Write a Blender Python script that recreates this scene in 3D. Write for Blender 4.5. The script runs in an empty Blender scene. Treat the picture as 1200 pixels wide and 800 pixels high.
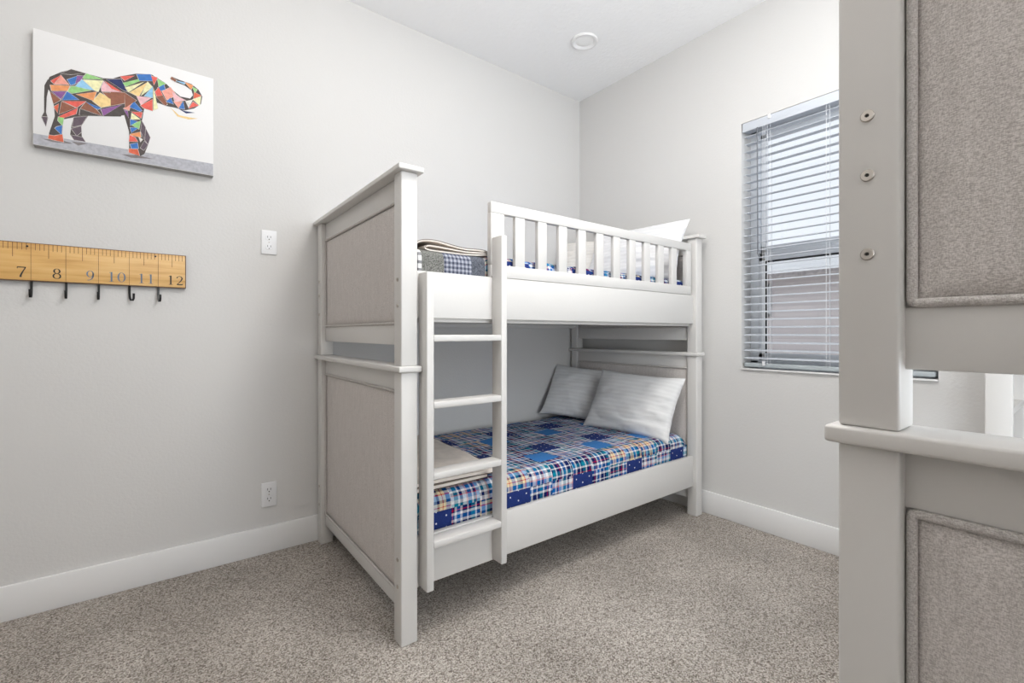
import bpy, bmesh, math, random
from mathutils import Vector, Matrix, noise
random.seed(7)
C = bpy.context.scene.collection
sc = bpy.context.scene

# ------------------------------------------------------------------ materials
def new_mat(name):
    m = bpy.data.materials.new(name); m.use_nodes = True
    nt = m.node_tree
    return m, nt, nt.nodes['Principled BSDF']

def N(nt, t, **kw):
    n = nt.nodes.new(t)
    for k, v in kw.items():
        if hasattr(n, k): setattr(n, k, v)
        else: n.inputs[k].default_value = v
    return n

def L(nt, a, b): nt.links.new(a, b)

def rgb(c): return (c[0], c[1], c[2], 1)

def plain(name, col, rough=.5, metal=0, bump=0, bscale=200, var=0, vscale=8, spec=.5):
    m, nt, p = new_mat(name)
    p.inputs['Base Color'].default_value = rgb(col)
    p.inputs['Roughness'].default_value = rough
    p.inputs['Metallic'].default_value = metal
    p.inputs['Specular IOR Level'].default_value = spec
    tc = N(nt, 'ShaderNodeTexCoord')
    if var:
        nz = N(nt, 'ShaderNodeTexNoise'); nz.inputs['Scale'].default_value = vscale; nz.inputs['Detail'].default_value = 4
        L(nt, tc.outputs['Object'], nz.inputs['Vector'])
        r = N(nt, 'ShaderNodeValToRGB')
        r.color_ramp.elements[0].position = .3; r.color_ramp.elements[1].position = .7
        r.color_ramp.elements[0].color = rgb([c*(1-var) for c in col]); r.color_ramp.elements[1].color = rgb([min(1, c*(1+var)) for c in col])
        L(nt, nz.outputs['Fac'], r.inputs['Fac']); L(nt, r.outputs['Color'], p.inputs['Base Color'])
    if bump:
        nz = N(nt, 'ShaderNodeTexNoise'); nz.inputs['Scale'].default_value = bscale; nz.inputs['Detail'].default_value = 3
        L(nt, tc.outputs['Object'], nz.inputs['Vector'])
        b = N(nt, 'ShaderNodeBump'); b.inputs['Strength'].default_value = bump; b.inputs['Distance'].default_value = .003
        L(nt, nz.outputs['Fac'], b.inputs['Height']); L(nt, b.outputs['Normal'], p.inputs['Normal'])
    return m

def mth(nt, op, a, b=None, c=None):
    n = N(nt, 'ShaderNodeMath', operation=op)
    for i, v in enumerate((a, b, c)):
        if v is None: continue
        if isinstance(v, (int, float)): n.inputs[i].default_value = v
        else: L(nt, v, n.inputs[i])
    return n.outputs[0]

def ramp(nt, fac, stops, interp='CONSTANT'):
    r = N(nt, 'ShaderNodeValToRGB'); cr = r.color_ramp; cr.interpolation = interp
    while len(cr.elements) < len(stops): cr.elements.new(.5)
    for e, (p, c) in zip(cr.elements, stops):
        e.position = p; e.color = rgb(c)
    L(nt, fac, r.inputs['Fac']); return r.outputs['Color']

def mix(nt, fac, a, b, mode='MIX'):
    n = N(nt, 'ShaderNodeMix', data_type='RGBA', blend_type=mode)
    if isinstance(fac, (int, float)): n.inputs[0].default_value = fac
    else: L(nt, fac, n.inputs[0])
    for s, v in ((n.inputs[6], a), (n.inputs[7], b)):
        if isinstance(v, (tuple, list)): s.default_value = rgb(v)
        else: L(nt, v, s)
    return n.outputs[2]

def carpet_mat():
    m, nt, p = new_mat('carpet_pile')
    p.inputs['Roughness'].default_value = .95; p.inputs['Specular IOR Level'].default_value = .1
    tc = N(nt, 'ShaderNodeTexCoord'); V = tc.outputs['Object']
    v1 = N(nt, 'ShaderNodeTexVoronoi'); v1.inputs['Scale'].default_value = 260; L(nt, V, v1.inputs['Vector'])
    n1 = N(nt, 'ShaderNodeTexNoise'); n1.inputs['Scale'].default_value = 300; n1.inputs['Detail'].default_value = 2; L(nt, V, n1.inputs['Vector'])
    n2 = N(nt, 'ShaderNodeTexNoise'); n2.inputs['Scale'].default_value = 2.2; n2.inputs['Detail'].default_value = 3; L(nt, V, n2.inputs['Vector'])
    sep = N(nt, 'ShaderNodeSeparateColor'); L(nt, v1.outputs['Color'], sep.inputs[0])
    c = ramp(nt, sep.outputs[0], [(0, (.21, .175, .15)), (.25, (.39, .345, .30)), (.55, (.57, .515, .465)), (.82, (.76, .71, .655))], 'LINEAR')
    dark = ramp(nt, n1.outputs['Fac'], [(.33, (.40, .38, .36)), (.5, (1, 1, 1))], 'LINEAR')
    c = mix(nt, 1.0, c, dark, 'MULTIPLY')
    pile = ramp(nt, n2.outputs['Fac'], [(.32, (.84, .835, .83)), (.66, (1.12, 1.12, 1.12))], 'LINEAR')
    c = mix(nt, 1.0, c, pile, 'MULTIPLY')
    L(nt, c, p.inputs['Base Color'])
    h = mth(nt, 'SUBTRACT', n1.outputs['Fac'], v1.outputs['Distance'])
    b = N(nt, 'ShaderNodeBump'); b.inputs['Strength'].default_value = .9; b.inputs['Distance'].default_value = .006
    L(nt, h, b.inputs['Height']); L(nt, b.outputs['Normal'], p.inputs['Normal'])
    return m

def heather_mat(name, a, b_, scale=420, twist=False):
    m, nt, p = new_mat(name)
    p.inputs['Roughness'].default_value = .92; p.inputs['Specular IOR Level'].default_value = .15
    tc = N(nt, 'ShaderNodeTexCoord'); V = tc.outputs['Object']
    mp = N(nt, 'ShaderNodeMapping'); mp.inputs['Scale'].default_value = (1, 1, .45); L(nt, V, mp.inputs['Vector'])
    n1 = N(nt, 'ShaderNodeTexNoise'); n1.inputs['Scale'].default_value = scale; n1.inputs['Detail'].default_value = 2; L(nt, mp.outputs[0], n1.inputs['Vector'])
    mp2 = N(nt, 'ShaderNodeMapping'); mp2.inputs['Scale'].default_value = (1, .3, 1.2); L(nt, V, mp2.inputs['Vector'])
    n2 = N(nt, 'ShaderNodeTexNoise'); n2.inputs['Scale'].default_value = scale; n2.inputs['Detail'].default_value = 1; L(nt, mp2.outputs[0], n2.inputs['Vector'])
    f = mth(nt, 'MULTIPLY', mth(nt, 'ADD', n1.outputs['Fac'], n2.outputs['Fac']), .5)
    c = ramp(nt, f, [(.38, a), (.60, b_)], 'LINEAR')
    mp3 = N(nt, 'ShaderNodeMapping'); mp3.inputs['Scale'].default_value = (1, 1, .12); L(nt, V, mp3.inputs['Vector'])
    n3 = N(nt, 'ShaderNodeTexNoise'); n3.inputs['Scale'].default_value = 110; n3.inputs['Detail'].default_value = 2; L(nt, mp3.outputs[0], n3.inputs['Vector'])
    c = mix(nt, 1.0, c, ramp(nt, n3.outputs['Fac'], [(.35, (.955, .953, .95)), (.65, (1.03, 1.03, 1.03))], 'LINEAR'), 'MULTIPLY')
    L(nt, c, p.inputs['Base Color'])
    h = f
    if twist:
        w = N(nt, 'ShaderNodeTexWave'); w.wave_type = 'BANDS'; w.bands_direction = 'DIAGONAL'; w.inputs['Scale'].default_value = 330; w.inputs['Distortion'].default_value = 4
        L(nt, V, w.inputs['Vector']); h = mth(nt, 'ADD', f, mth(nt, 'MULTIPLY', w.outputs['Fac'], .35))
    b = N(nt, 'ShaderNodeBump'); b.inputs['Strength'].default_value = .55; b.inputs['Distance'].default_value = .002
    L(nt, h, b.inputs['Height']); L(nt, b.outputs['Normal'], p.inputs['Normal'])
    return m

def quilt_mat(name, s, ux, vx, pal=0):
    """madras patchwork: period of three patches, one bright blue, one dotted navy, the rest plaid"""
    m, nt, p = new_mat(name)
    p.inputs['Roughness'].default_value = .85; p.inputs['Specular IOR Level'].default_value = .2
    uv = N(nt, 'ShaderNodeUVMap'); uv.uv_map = 'UVMap'
    sx = N(nt, 'ShaderNodeSeparateXYZ'); L(nt, uv.outputs[0], sx.inputs[0])
    pu = mth(nt, 'ADD', mth(nt, 'DIVIDE', mth(nt, 'SUBTRACT', sx.outputs[0], ux), s), 60.5)
    pv = mth(nt, 'ADD', mth(nt, 'DIVIDE', mth(nt, 'SUBTRACT', sx.outputs[1], vx), s), 60.5)
    iu, iv = mth(nt, 'FLOOR', pu), mth(nt, 'FLOOR', pv)
    fu, fv = mth(nt, 'FRACT', pu), mth(nt, 'FRACT', pv)
    cv = N(nt, 'ShaderNodeCombineXYZ'); L(nt, iu, cv.inputs[0]); L(nt, iv, cv.inputs[1])
    wn = N(nt, 'ShaderNodeTexWhiteNoise', noise_dimensions='2D'); L(nt, cv.outputs[0], wn.inputs['Vector'])
    sr = N(nt, 'ShaderNodeSeparateColor'); L(nt, wn.outputs['Color'], sr.inputs[0])
    r1, r2, r3 = sr.outputs[0], sr.outputs[1], sr.outputs[2]
    W, NV, BL, TL, RD, PK, CR, DK, YL = (.83, .83, .84), (.012, .02, .10), (.05, .16, .42), (.06, .24, .33), (.55, .06, .07), (.72, .42, .42), (.80, .70, .50), (.02, .02, .05), (.75, .55, .25)
    LB = (.38, .52, .70)
    warpA = [(0, NV), (.16, W), (.20, NV), (.30, TL), (.44, W), (.50, NV), (.64, RD), (.67, NV), (.72, W), (.80, BL), (.92, W)]
    warpB = [(0, W), (.10, TL), (.24, W), (.30, NV), (.40, W), (.52, PK), (.58, BL), (.72, W), (.78, NV), (.86, RD), (.89, LB)]
    warpC = [(0, LB), (.14, NV), (.22, CR), (.32, RD), (.35, CR), (.44, BL), (.58, W), (.64, TL), (.76, NV), (.86, CR), (.95, RD)]
    def fr(x, r, k): return mth(nt, 'FRACT', mth(nt, 'ADD', mth(nt, 'MULTIPLY', x, k), mth(nt, 'MULTIPLY', r, 7.0)))
    au, av = fr(fu, r1, 1.0), fr(fv, r2, 1.0)
    selB = mth(nt, 'GREATER_THAN', r3, .36); selC = mth(nt, 'GREATER_THAN', r3, .74)
    def cloth(x):
        c = mix(nt, selB, ramp(nt, x, warpA), ramp(nt, x, warpB))
        return mix(nt, selC, c, ramp(nt, x, warpC))
    plaid = mix(nt, .5, cloth(au), cloth(av)); hs_ = N(nt, 'ShaderNodeHueSaturation'); hs_.inputs['Saturation'].default_value = 1.25; hs_.inputs['Value'].default_value = .95; L(nt, plaid, hs_.inputs['Color']); plaid = hs_.outputs['Color']
    # solid patches
    mu, mv = mth(nt, 'MODULO', mth(nt, 'ADD', iu, 0), 3), mth(nt, 'MODULO', iv, 3)
    def eq(x, v): return mth(nt, 'COMPARE', x, v, .1)
    isblue = mth(nt, 'MULTIPLY', eq(mu, 0), eq(mv, 0))
    isnavy = mth(nt, 'MULTIPLY', eq(mu, 1), eq(mv, 2))
    du = mth(nt, 'SUBTRACT', mth(nt, 'FRACT', mth(nt, 'MULTIPLY', fu, 3.0)), .5)
    dv = mth(nt, 'SUBTRACT', mth(nt, 'FRACT', mth(nt, 'ADD', mth(nt, 'MULTIPLY', fv, 3.0), mth(nt, 'MULTIPLY', mth(nt, 'FLOOR', mth(nt, 'MULTIPLY', fu, 3.0)), .5))), .5)
    dd = mth(nt, 'ADD', mth(nt, 'MULTIPLY', du, du), mth(nt, 'MULTIPLY', dv, dv))
    dots = mth(nt, 'LESS_THAN', dd, .006)
    navy = mix(nt, dots, (.016, .035, .17), (.75, .75, .8))
    c = mix(nt, isblue, plaid, (.045, .20, .52))
    c = mix(nt, isnavy, c, navy)
    tc = N(nt, 'ShaderNodeTexCoord')
    nz = N(nt, 'ShaderNodeTexNoise'); nz.inputs['Scale'].default_value = 260; nz.inputs['Detail'].default_value = 2; L(nt, tc.outputs['Object'], nz.inputs['Vector'])
    c = mix(nt, .35, c, ramp(nt, nz.outputs['Fac'], [(.3, (.35, .35, .38)), (.7, (1, 1, 1))], 'LINEAR'), 'MULTIPLY')
    L(nt, c, p.inputs['Base Color'])
    # seams and quilting puckers
    e = mth(nt, 'MINIMUM', mth(nt, 'MINIMUM', fu, mth(nt, 'SUBTRACT', 1, fu)), mth(nt, 'MINIMUM', fv, mth(nt, 'SUBTRACT', 1, fv)))
    e = mth(nt, 'MINIMUM', mth(nt, 'MULTIPLY', e, 14), 1)
    n2 = N(nt, 'ShaderNodeTexNoise'); n2.inputs['Scale'].default_value = 45; n2.inputs['Detail'].default_value = 3; L(nt, tc.outputs['Object'], n2.inputs['Vector'])
    b = N(nt, 'ShaderNodeBump'); b.inputs['Strength'].default_value = .6; b.inputs['Distance'].default_value = .006
    L(nt, mth(nt, 'ADD', mth(nt, 'MULTIPLY', e, .5), n2.outputs['Fac']), b.inputs['Height']); L(nt, b.outputs['Normal'], p.inputs['Normal'])
    return m

def throw_mat():
    """grey patchwork: tweed, blue check and denim strips along U"""
    m, nt, p = new_mat('grey_patchwork')
    p.inputs['Roughness'].default_value = .9; p.inputs['Specular IOR Level'].default_value = .15
    uv = N(nt, 'ShaderNodeUVMap'); uv.uv_map = 'UVMap'
    sx = N(nt, 'ShaderNodeSeparateXYZ'); L(nt, uv.outputs[0], sx.inputs[0])
    u, v = sx.outputs[0], sx.outputs[1]
    tc = N(nt, 'ShaderNodeTexCoord')
    nz = N(nt, 'ShaderNodeTexNoise'); nz.inputs['Scale'].default_value = 330; nz.inputs['Detail'].default_value = 2; L(nt, tc.outputs['Object'], nz.inputs['Vector'])
    tweed = ramp(nt, nz.outputs['Fac'], [(.35, (.075, .075, .068)), (.65, (.25, .25, .235))], 'LINEAR')
    denim = ramp(nt, nz.outputs['Fac'], [(.35, (.05, .056, .07)), (.65, (.145, .155, .185))], 'LINEAR')
    def st(x, k, w): return mth(nt, 'LESS_THAN', mth(nt, 'FRACT', mth(nt, 'MULTIPLY', x, k)), w)
    chk = mth(nt, 'ADD', st(u, 62, .5), st(v, 62, .5))
    check = ramp(nt, mth(nt, 'MULTIPLY', chk, .5), [(0, (.36, .37, .42)), (.4, (.17, .185, .235)), (.9, (.055, .06, .09))])
    bw = ramp(nt, mth(nt, 'MULTIPLY', mth(nt, 'ADD', st(u, 38, .4), st(v, 38, .4)), .5), [(0, (.75, .75, .72)), (.4, (.25, .25, .26)), (.9, (.03, .03, .03))])
    c = mix(nt, mth(nt, 'GREATER_THAN', u, -1.766), bw, tweed)
    c = mix(nt, mth(nt, 'GREATER_THAN', u, -1.678), c, check)
    c = mix(nt, mth(nt, 'GREATER_THAN', u, -1.563), c, denim)
    L(nt, c, p.inputs['Base Color'])
    b = N(nt, 'ShaderNodeBump'); b.inputs['Strength'].default_value = .5; b.inputs['Distance'].default_value = .003
    L(nt, nz.outputs['Fac'], b.inputs['Height']); L(nt, b.outputs['Normal'], p.inputs['Normal'])
    return m

def stripe_linen(name, col):
    """cotton with tonal woven stripes along U"""
    m, nt, p = new_mat(name)
    p.inputs['Roughness'].default_value = .75; p.inputs['Specular IOR Level'].default_value = .25
    uv = N(nt, 'ShaderNodeUVMap'); uv.uv_map = 'UVMap'
    sx = N(nt, 'ShaderNodeSeparateXYZ'); L(nt, uv.outputs[0], sx.inputs[0])
    f = mth(nt, 'LESS_THAN', mth(nt, 'FRACT', mth(nt, 'MULTIPLY', sx.outputs[1], 40)), .5)
    c = mix(nt, f, tuple(x*.95 for x in col), col); L(nt, c, p.inputs['Base Color'])
    tc = N(nt, 'ShaderNodeTexCoord')
    mp = N(nt, 'ShaderNodeMapping'); mp.inputs['Scale'].default_value = (1, .35, 1.3); L(nt, tc.outputs['Object'], mp.inputs['Vector'])
    nz = N(nt, 'ShaderNodeTexNoise'); nz.inputs['Scale'].default_value = 9; nz.inputs['Detail'].default_value = 5; nz.inputs['Distortion'].default_value = 1.2; L(nt, mp.outputs[0], nz.inputs['Vector'])
    b = N(nt, 'ShaderNodeBump'); b.inputs['Strength'].default_value = .22; b.inputs['Distance'].default_value = .02
    L(nt, nz.outputs['Fac'], b.inputs['Height']); L(nt, b.outputs['Normal'], p.inputs['Normal'])
    return m

def glass_mat(name, tint=(1, 1, 1), gloss=.06):
    m = bpy.data.materials.new(name); m.use_nodes = True; nt = m.node_tree; nt.nodes.clear()
    o = N(nt, 'ShaderNodeOutputMaterial'); t = N(nt, 'ShaderNodeBsdfTransparent'); g = N(nt, 'ShaderNodeBsdfGlossy'); x = N(nt, 'ShaderNodeMixShader')
    t.inputs['Color'].default_value = rgb(tint); g.inputs['Roughness'].default_value = .02; x.inputs[0].default_value = gloss
    L(nt, t.outputs[0], x.inputs[1]); L(nt, g.outputs[0], x.inputs[2]); L(nt, x.outputs[0], o.inputs[0]); return m

def screen_mat():
    m = bpy.data.materials.new('insect_mesh'); m.use_nodes = True; nt = m.node_tree; nt.nodes.clear()
    o = N(nt, 'ShaderNodeOutputMaterial'); t = N(nt, 'ShaderNodeBsdfTransparent'); g = N(nt, 'ShaderNodeBsdfDiffuse'); x = N(nt, 'ShaderNodeMixShader')
    g.inputs['Color'].default_value = (.12, .12, .13, 1); x.inputs[0].default_value = .15
    L(nt, t.outputs[0], x.inputs[1]); L(nt, g.outputs[0], x.inputs[2]); L(nt, x.outputs[0], o.inputs[0]); return m

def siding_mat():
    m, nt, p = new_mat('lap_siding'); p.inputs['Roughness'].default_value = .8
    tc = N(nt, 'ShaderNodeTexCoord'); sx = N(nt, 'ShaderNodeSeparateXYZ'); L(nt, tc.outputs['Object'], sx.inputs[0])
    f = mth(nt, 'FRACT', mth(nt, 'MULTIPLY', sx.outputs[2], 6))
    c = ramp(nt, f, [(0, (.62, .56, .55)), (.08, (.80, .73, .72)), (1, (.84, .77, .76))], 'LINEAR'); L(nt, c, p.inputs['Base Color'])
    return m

def wood_mat():
    m, nt, p = new_mat('yellow_wood'); p.inputs['Roughness'].default_value = .42
    tc = N(nt, 'ShaderNodeTexCoord'); mp = N(nt, 'ShaderNodeMapping'); mp.inputs['Scale'].default_value = (1, 1, 14); L(nt, tc.outputs['Object'], mp.inputs['Vector'])
    nz = N(nt, 'ShaderNodeTexNoise'); nz.inputs['Scale'].default_value = 4; nz.inputs['Detail'].default_value = 6; L(nt, mp.outputs[0], nz.inputs['Vector'])
    c = ramp(nt, nz.outputs['Fac'], [(.3, (.52, .28, .075)), (.5, (.66, .39, .13)), (.7, (.72, .47, .19))], 'LINEAR'); L(nt, c, p.inputs['Base Color'])
    return m

def attr_mat():
    m, nt, p = new_mat('printed_facets'); p.inputs['Roughness'].default_value = .7
    a = N(nt, 'ShaderNodeAttribute'); a.attribute_name = 'Col'
    tc = N(nt, 'ShaderNodeTexCoord'); nz = N(nt, 'ShaderNodeTexNoise'); nz.inputs['Scale'].default_value = 90; nz.inputs['Detail'].default_value = 4; L(nt, tc.outputs['Object'], nz.inputs['Vector'])
    c = mix(nt, .5, a.outputs['Color'], ramp(nt, nz.outputs['Fac'], [(.3, (.55, .55, .55)), (.65, (1, 1, 1))], 'LINEAR'), 'MULTIPLY')
    L(nt, c, p.inputs['Base Color']); return m

WALLC = (.635, .625, .612)
M = dict(
    wall=plain('wall_paint', WALLC, .85, bump=.25, bscale=90, spec=.2),
    ceil=plain('ceiling_paint', (.86, .86, .86), .9, bump=.8, bscale=45, spec=.1),
    trim=plain('trim_paint', (.78, .775, .77), .4, spec=.35),
    carpet=carpet_mat(),
    paint=plain('bed_paint', (.645, .63, .61), .38, spec=.4, bump=.05, bscale=60),
    fabric=heather_mat('upholstery_fabric', (.45, .416, .396), (.71, .672, .648), 800),
    piping=heather_mat('piping_fabric', (.44, .41, .39), (.68, .65, .63), 800, True),
    bolt=plain('brushed_nickel', (.50, .46, .42), .3, 1.0),
    socket=plain('dark_hex', (.02, .018, .015), .6),
    quilt=quilt_mat('madras_quilt', .124, -.713, .81),
    throw=throw_mat(),
    white=stripe_linen('white_striped_cotton', (.80, .80, .81)),
    grey=stripe_linen('pale_grey_cotton', (.74, .74, .74)),
    cream=stripe_linen('cream_cotton', (.74, .715, .68)),
    blanket=plain('cream_fleece', (.80, .735, .67), .95, bump=.5, bscale=60, var=.12, vscale=14, spec=.1),
    binding=plain('brown_binding', (.10, .075, .055), .8),
    mattress=plain('mattress_ticking', (.70, .70, .70), .9, bump=.3, bscale=80),
    plastic=plain('white_plastic', (.76, .76, .77), .35),
    slot=plain('slot_dark', (.03, .03, .03), .6),
    wood=wood_mat(),
    ink=plain('black_ink', (.02, .018, .016), .5),
    glare_ink=plain('ink_with_glare', (.12, .17, .24), .5),  # dark ink with the bluish glare on some numerals painted into its colour
    edge=plain('ruler_edge_brown', (.13, .06, .025), .6, var=.4, vscale=90),
    iron=plain('black_iron', (.008, .008, .009), .4),
    canvas=plain('white_canvas', (.80, .79, .785), .85, bump=.3, bscale=500),
    canvas_side=plain('canvas_edge_grey', (.36, .35, .34), .85),
    print=attr_mat(),
    slat=plain('blind_vinyl', (.56, .59, .64), .45),
    rail=plain('blind_bottom_rail', (.40, .44, .46), .4),
    wand=plain('wand_plastic', (.16, .17, .19), .3),
    cord=plain('blind_cord', (.72, .73, .75), .7),
    vinyl=plain('window_vinyl', (.78, .80, .83), .35),
    gasket=plain('black_gasket', (.015, .015, .017), .5),
    glass=glass_mat('window_glass'), screen=screen_mat(),
    siding=siding_mat(), roof=plain('roof_shingle', (.42, .38, .37), .9, var=.3, vscale=20),
    extglass=plain('blue_window_glass', (.25, .42, .52), .1),
    ground=plain('ground_gravel', (.6, .57, .54), .95, var=.2, vscale=5),
    lens=plain('lamp_lens', (.85, .85, .84), .5),
)

# ------------------------------------------------------------------ mesh builder
class MB:
    def __init__(s): s.v = []; s.f = []; s.mi = []; s.uv = {}; s.fc = []
    def add(s, vs, fs, mi=0, mat=None, col=None, uv=None):
        o = len(s.v)
        for i, p in enumerate(vs):
            s.v.append(tuple(mat @ Vector(p)) if mat else tuple(p))
            if uv: s.uv[o+i] = uv[i]
        for f in fs:
            s.f.append([o+i for i in f]); s.mi.append(mi); s.fc.append(col)
        return s
    def box(s, x0, x1, y0, y1, z0, z1, bev=.003, seg=2, mi=0, mat=None):
        bm = bmesh.new(); bmesh.ops.create_cube(bm, size=1)
        for v in bm.verts:
            v.co = Vector(((x0+x1)/2+v.co.x*(x1-x0), (y0+y1)/2+v.co.y*(y1-y0), (z0+z1)/2+v.co.z*(z1-z0)))
        if bev:
            b = min(bev, .45*min(abs(x1-x0), abs(y1-y0), abs(z1-z0)))
            bmesh.ops.bevel(bm, geom=bm.edges[:], offset=b, segments=seg, profile=.5, affect='EDGES')
        s.bm(bm, mi, mat); return s
    def bm(s, bm, mi=0, mat=None):
        bm.verts.index_update()
        s.add([v.co.copy() for v in bm.verts], [[v.index for v in f.verts] for f in bm.faces], mi, mat); bm.free()
    def tube(s, pts, r, n=10, closed=False, mi=0, caps=True, mat=None):
        pts = [Vector(p) for p in pts]; k = len(pts); rings = []; up = None
        for i in range(k):
            a = pts[(i-1) % k] if (closed or i > 0) else pts[0]; b = pts[(i+1) % k] if (closed or i < k-1) else pts[-1]
            t = (b-a).normalized()
            if up is None:
                up = Vector((0, 0, 1)) if abs(t.z) < .9 else Vector((1, 0, 0))
            x = t.cross(up)
            if x.length < 1e-4: x = t.cross(Vector((0, 1, 0)))
            x.normalize(); up = x.cross(t).normalized()
            rr = r[i] if isinstance(r, (list, tuple)) else r
            rings.append([pts[i] + x*math.cos(q)*rr + up*math.sin(q)*rr for q in [2*math.pi*j/n for j in range(n)]])
        vs = [p for R in rings for p in R]; fs = []
        for i in range(k if closed else k-1):
            for j in range(n):
                a, b = i*n, ((i+1) % k)*n; fs.append([a+j, a+(j+1) % n, b+(j+1) % n, b+j])
        if caps and not closed: fs += [list(range(n))[::-1], [(k-1)*n+j for j in range(n)]]
        s.add(vs, fs, mi, mat); return s
    def lathe(s, prof, c, axis='z', n=32, mi=0, mat=None):
        """prof: list of (radius, height)"""
        vs = []; fs = []
        for r, h in prof:
            for j in range(n):
                q = 2*math.pi*j/n; a, b = r*math.cos(q), r*math.sin(q)
                vs.append({'z': (c[0]+a, c[1]+b, c[2]+h), 'x': (c[0]+h, c[1]+a, c[2]+b), 'y': (c[0]+a, c[1]+h, c[2]+b)}[axis])
        for i in range(len(prof)-1):
            for j in range(n): fs.append([i*n+j, i*n+(j+1) % n, (i+1)*n+(j+1) % n, (i+1)*n+j])
        fs += [list(range(n))[::-1], [(len(prof)-1)*n+j for j in range(n)]]
        s.add(vs, fs, mi, mat); return s
    def build(s, name, mats, parent=None, origin=None, smooth=35, kind=None):
        me = bpy.data.meshes.new(name)
        o = Vector(origin) if origin else Vector((0, 0, 0))
        me.from_pydata([Vector(p)-o for p in s.v], [], s.f)
        for m in (mats if isinstance(mats, (list, tuple)) else [mats]): me.materials.append(m)
        me.polygons.foreach_set('material_index', s.mi)
        if s.uv:
            ul = me.uv_layers.new(name='UVMap')
            for lp in me.loops: ul.data[lp.index].uv = s.uv.get(lp.vertex_index, (0, 0))
        if any(c is not None for c in s.fc):
            ca = me.color_attributes.new('Col', 'FLOAT_COLOR', 'CORNER')
            for p in me.polygons:
                for li in p.loop_indices: ca.data[li].color = rgb(s.fc[p.index] or (1, 1, 1))
        b = bmesh.new(); b.from_mesh(me); bmesh.ops.recalc_face_normals(b, faces=b.faces[:]); b.to_mesh(me); b.free()
        if smooth:
            me.polygons.foreach_set('use_smooth', [True]*len(me.polygons)); me.set_sharp_from_angle(angle=math.radians(smooth))
        me.update()
        ob = bpy.data.objects.new(name, me); C.objects.link(ob)
        if parent is not None: ob.parent = parent
        else: ob.location = o
        if kind: ob['kind'] = kind
        return ob

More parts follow.
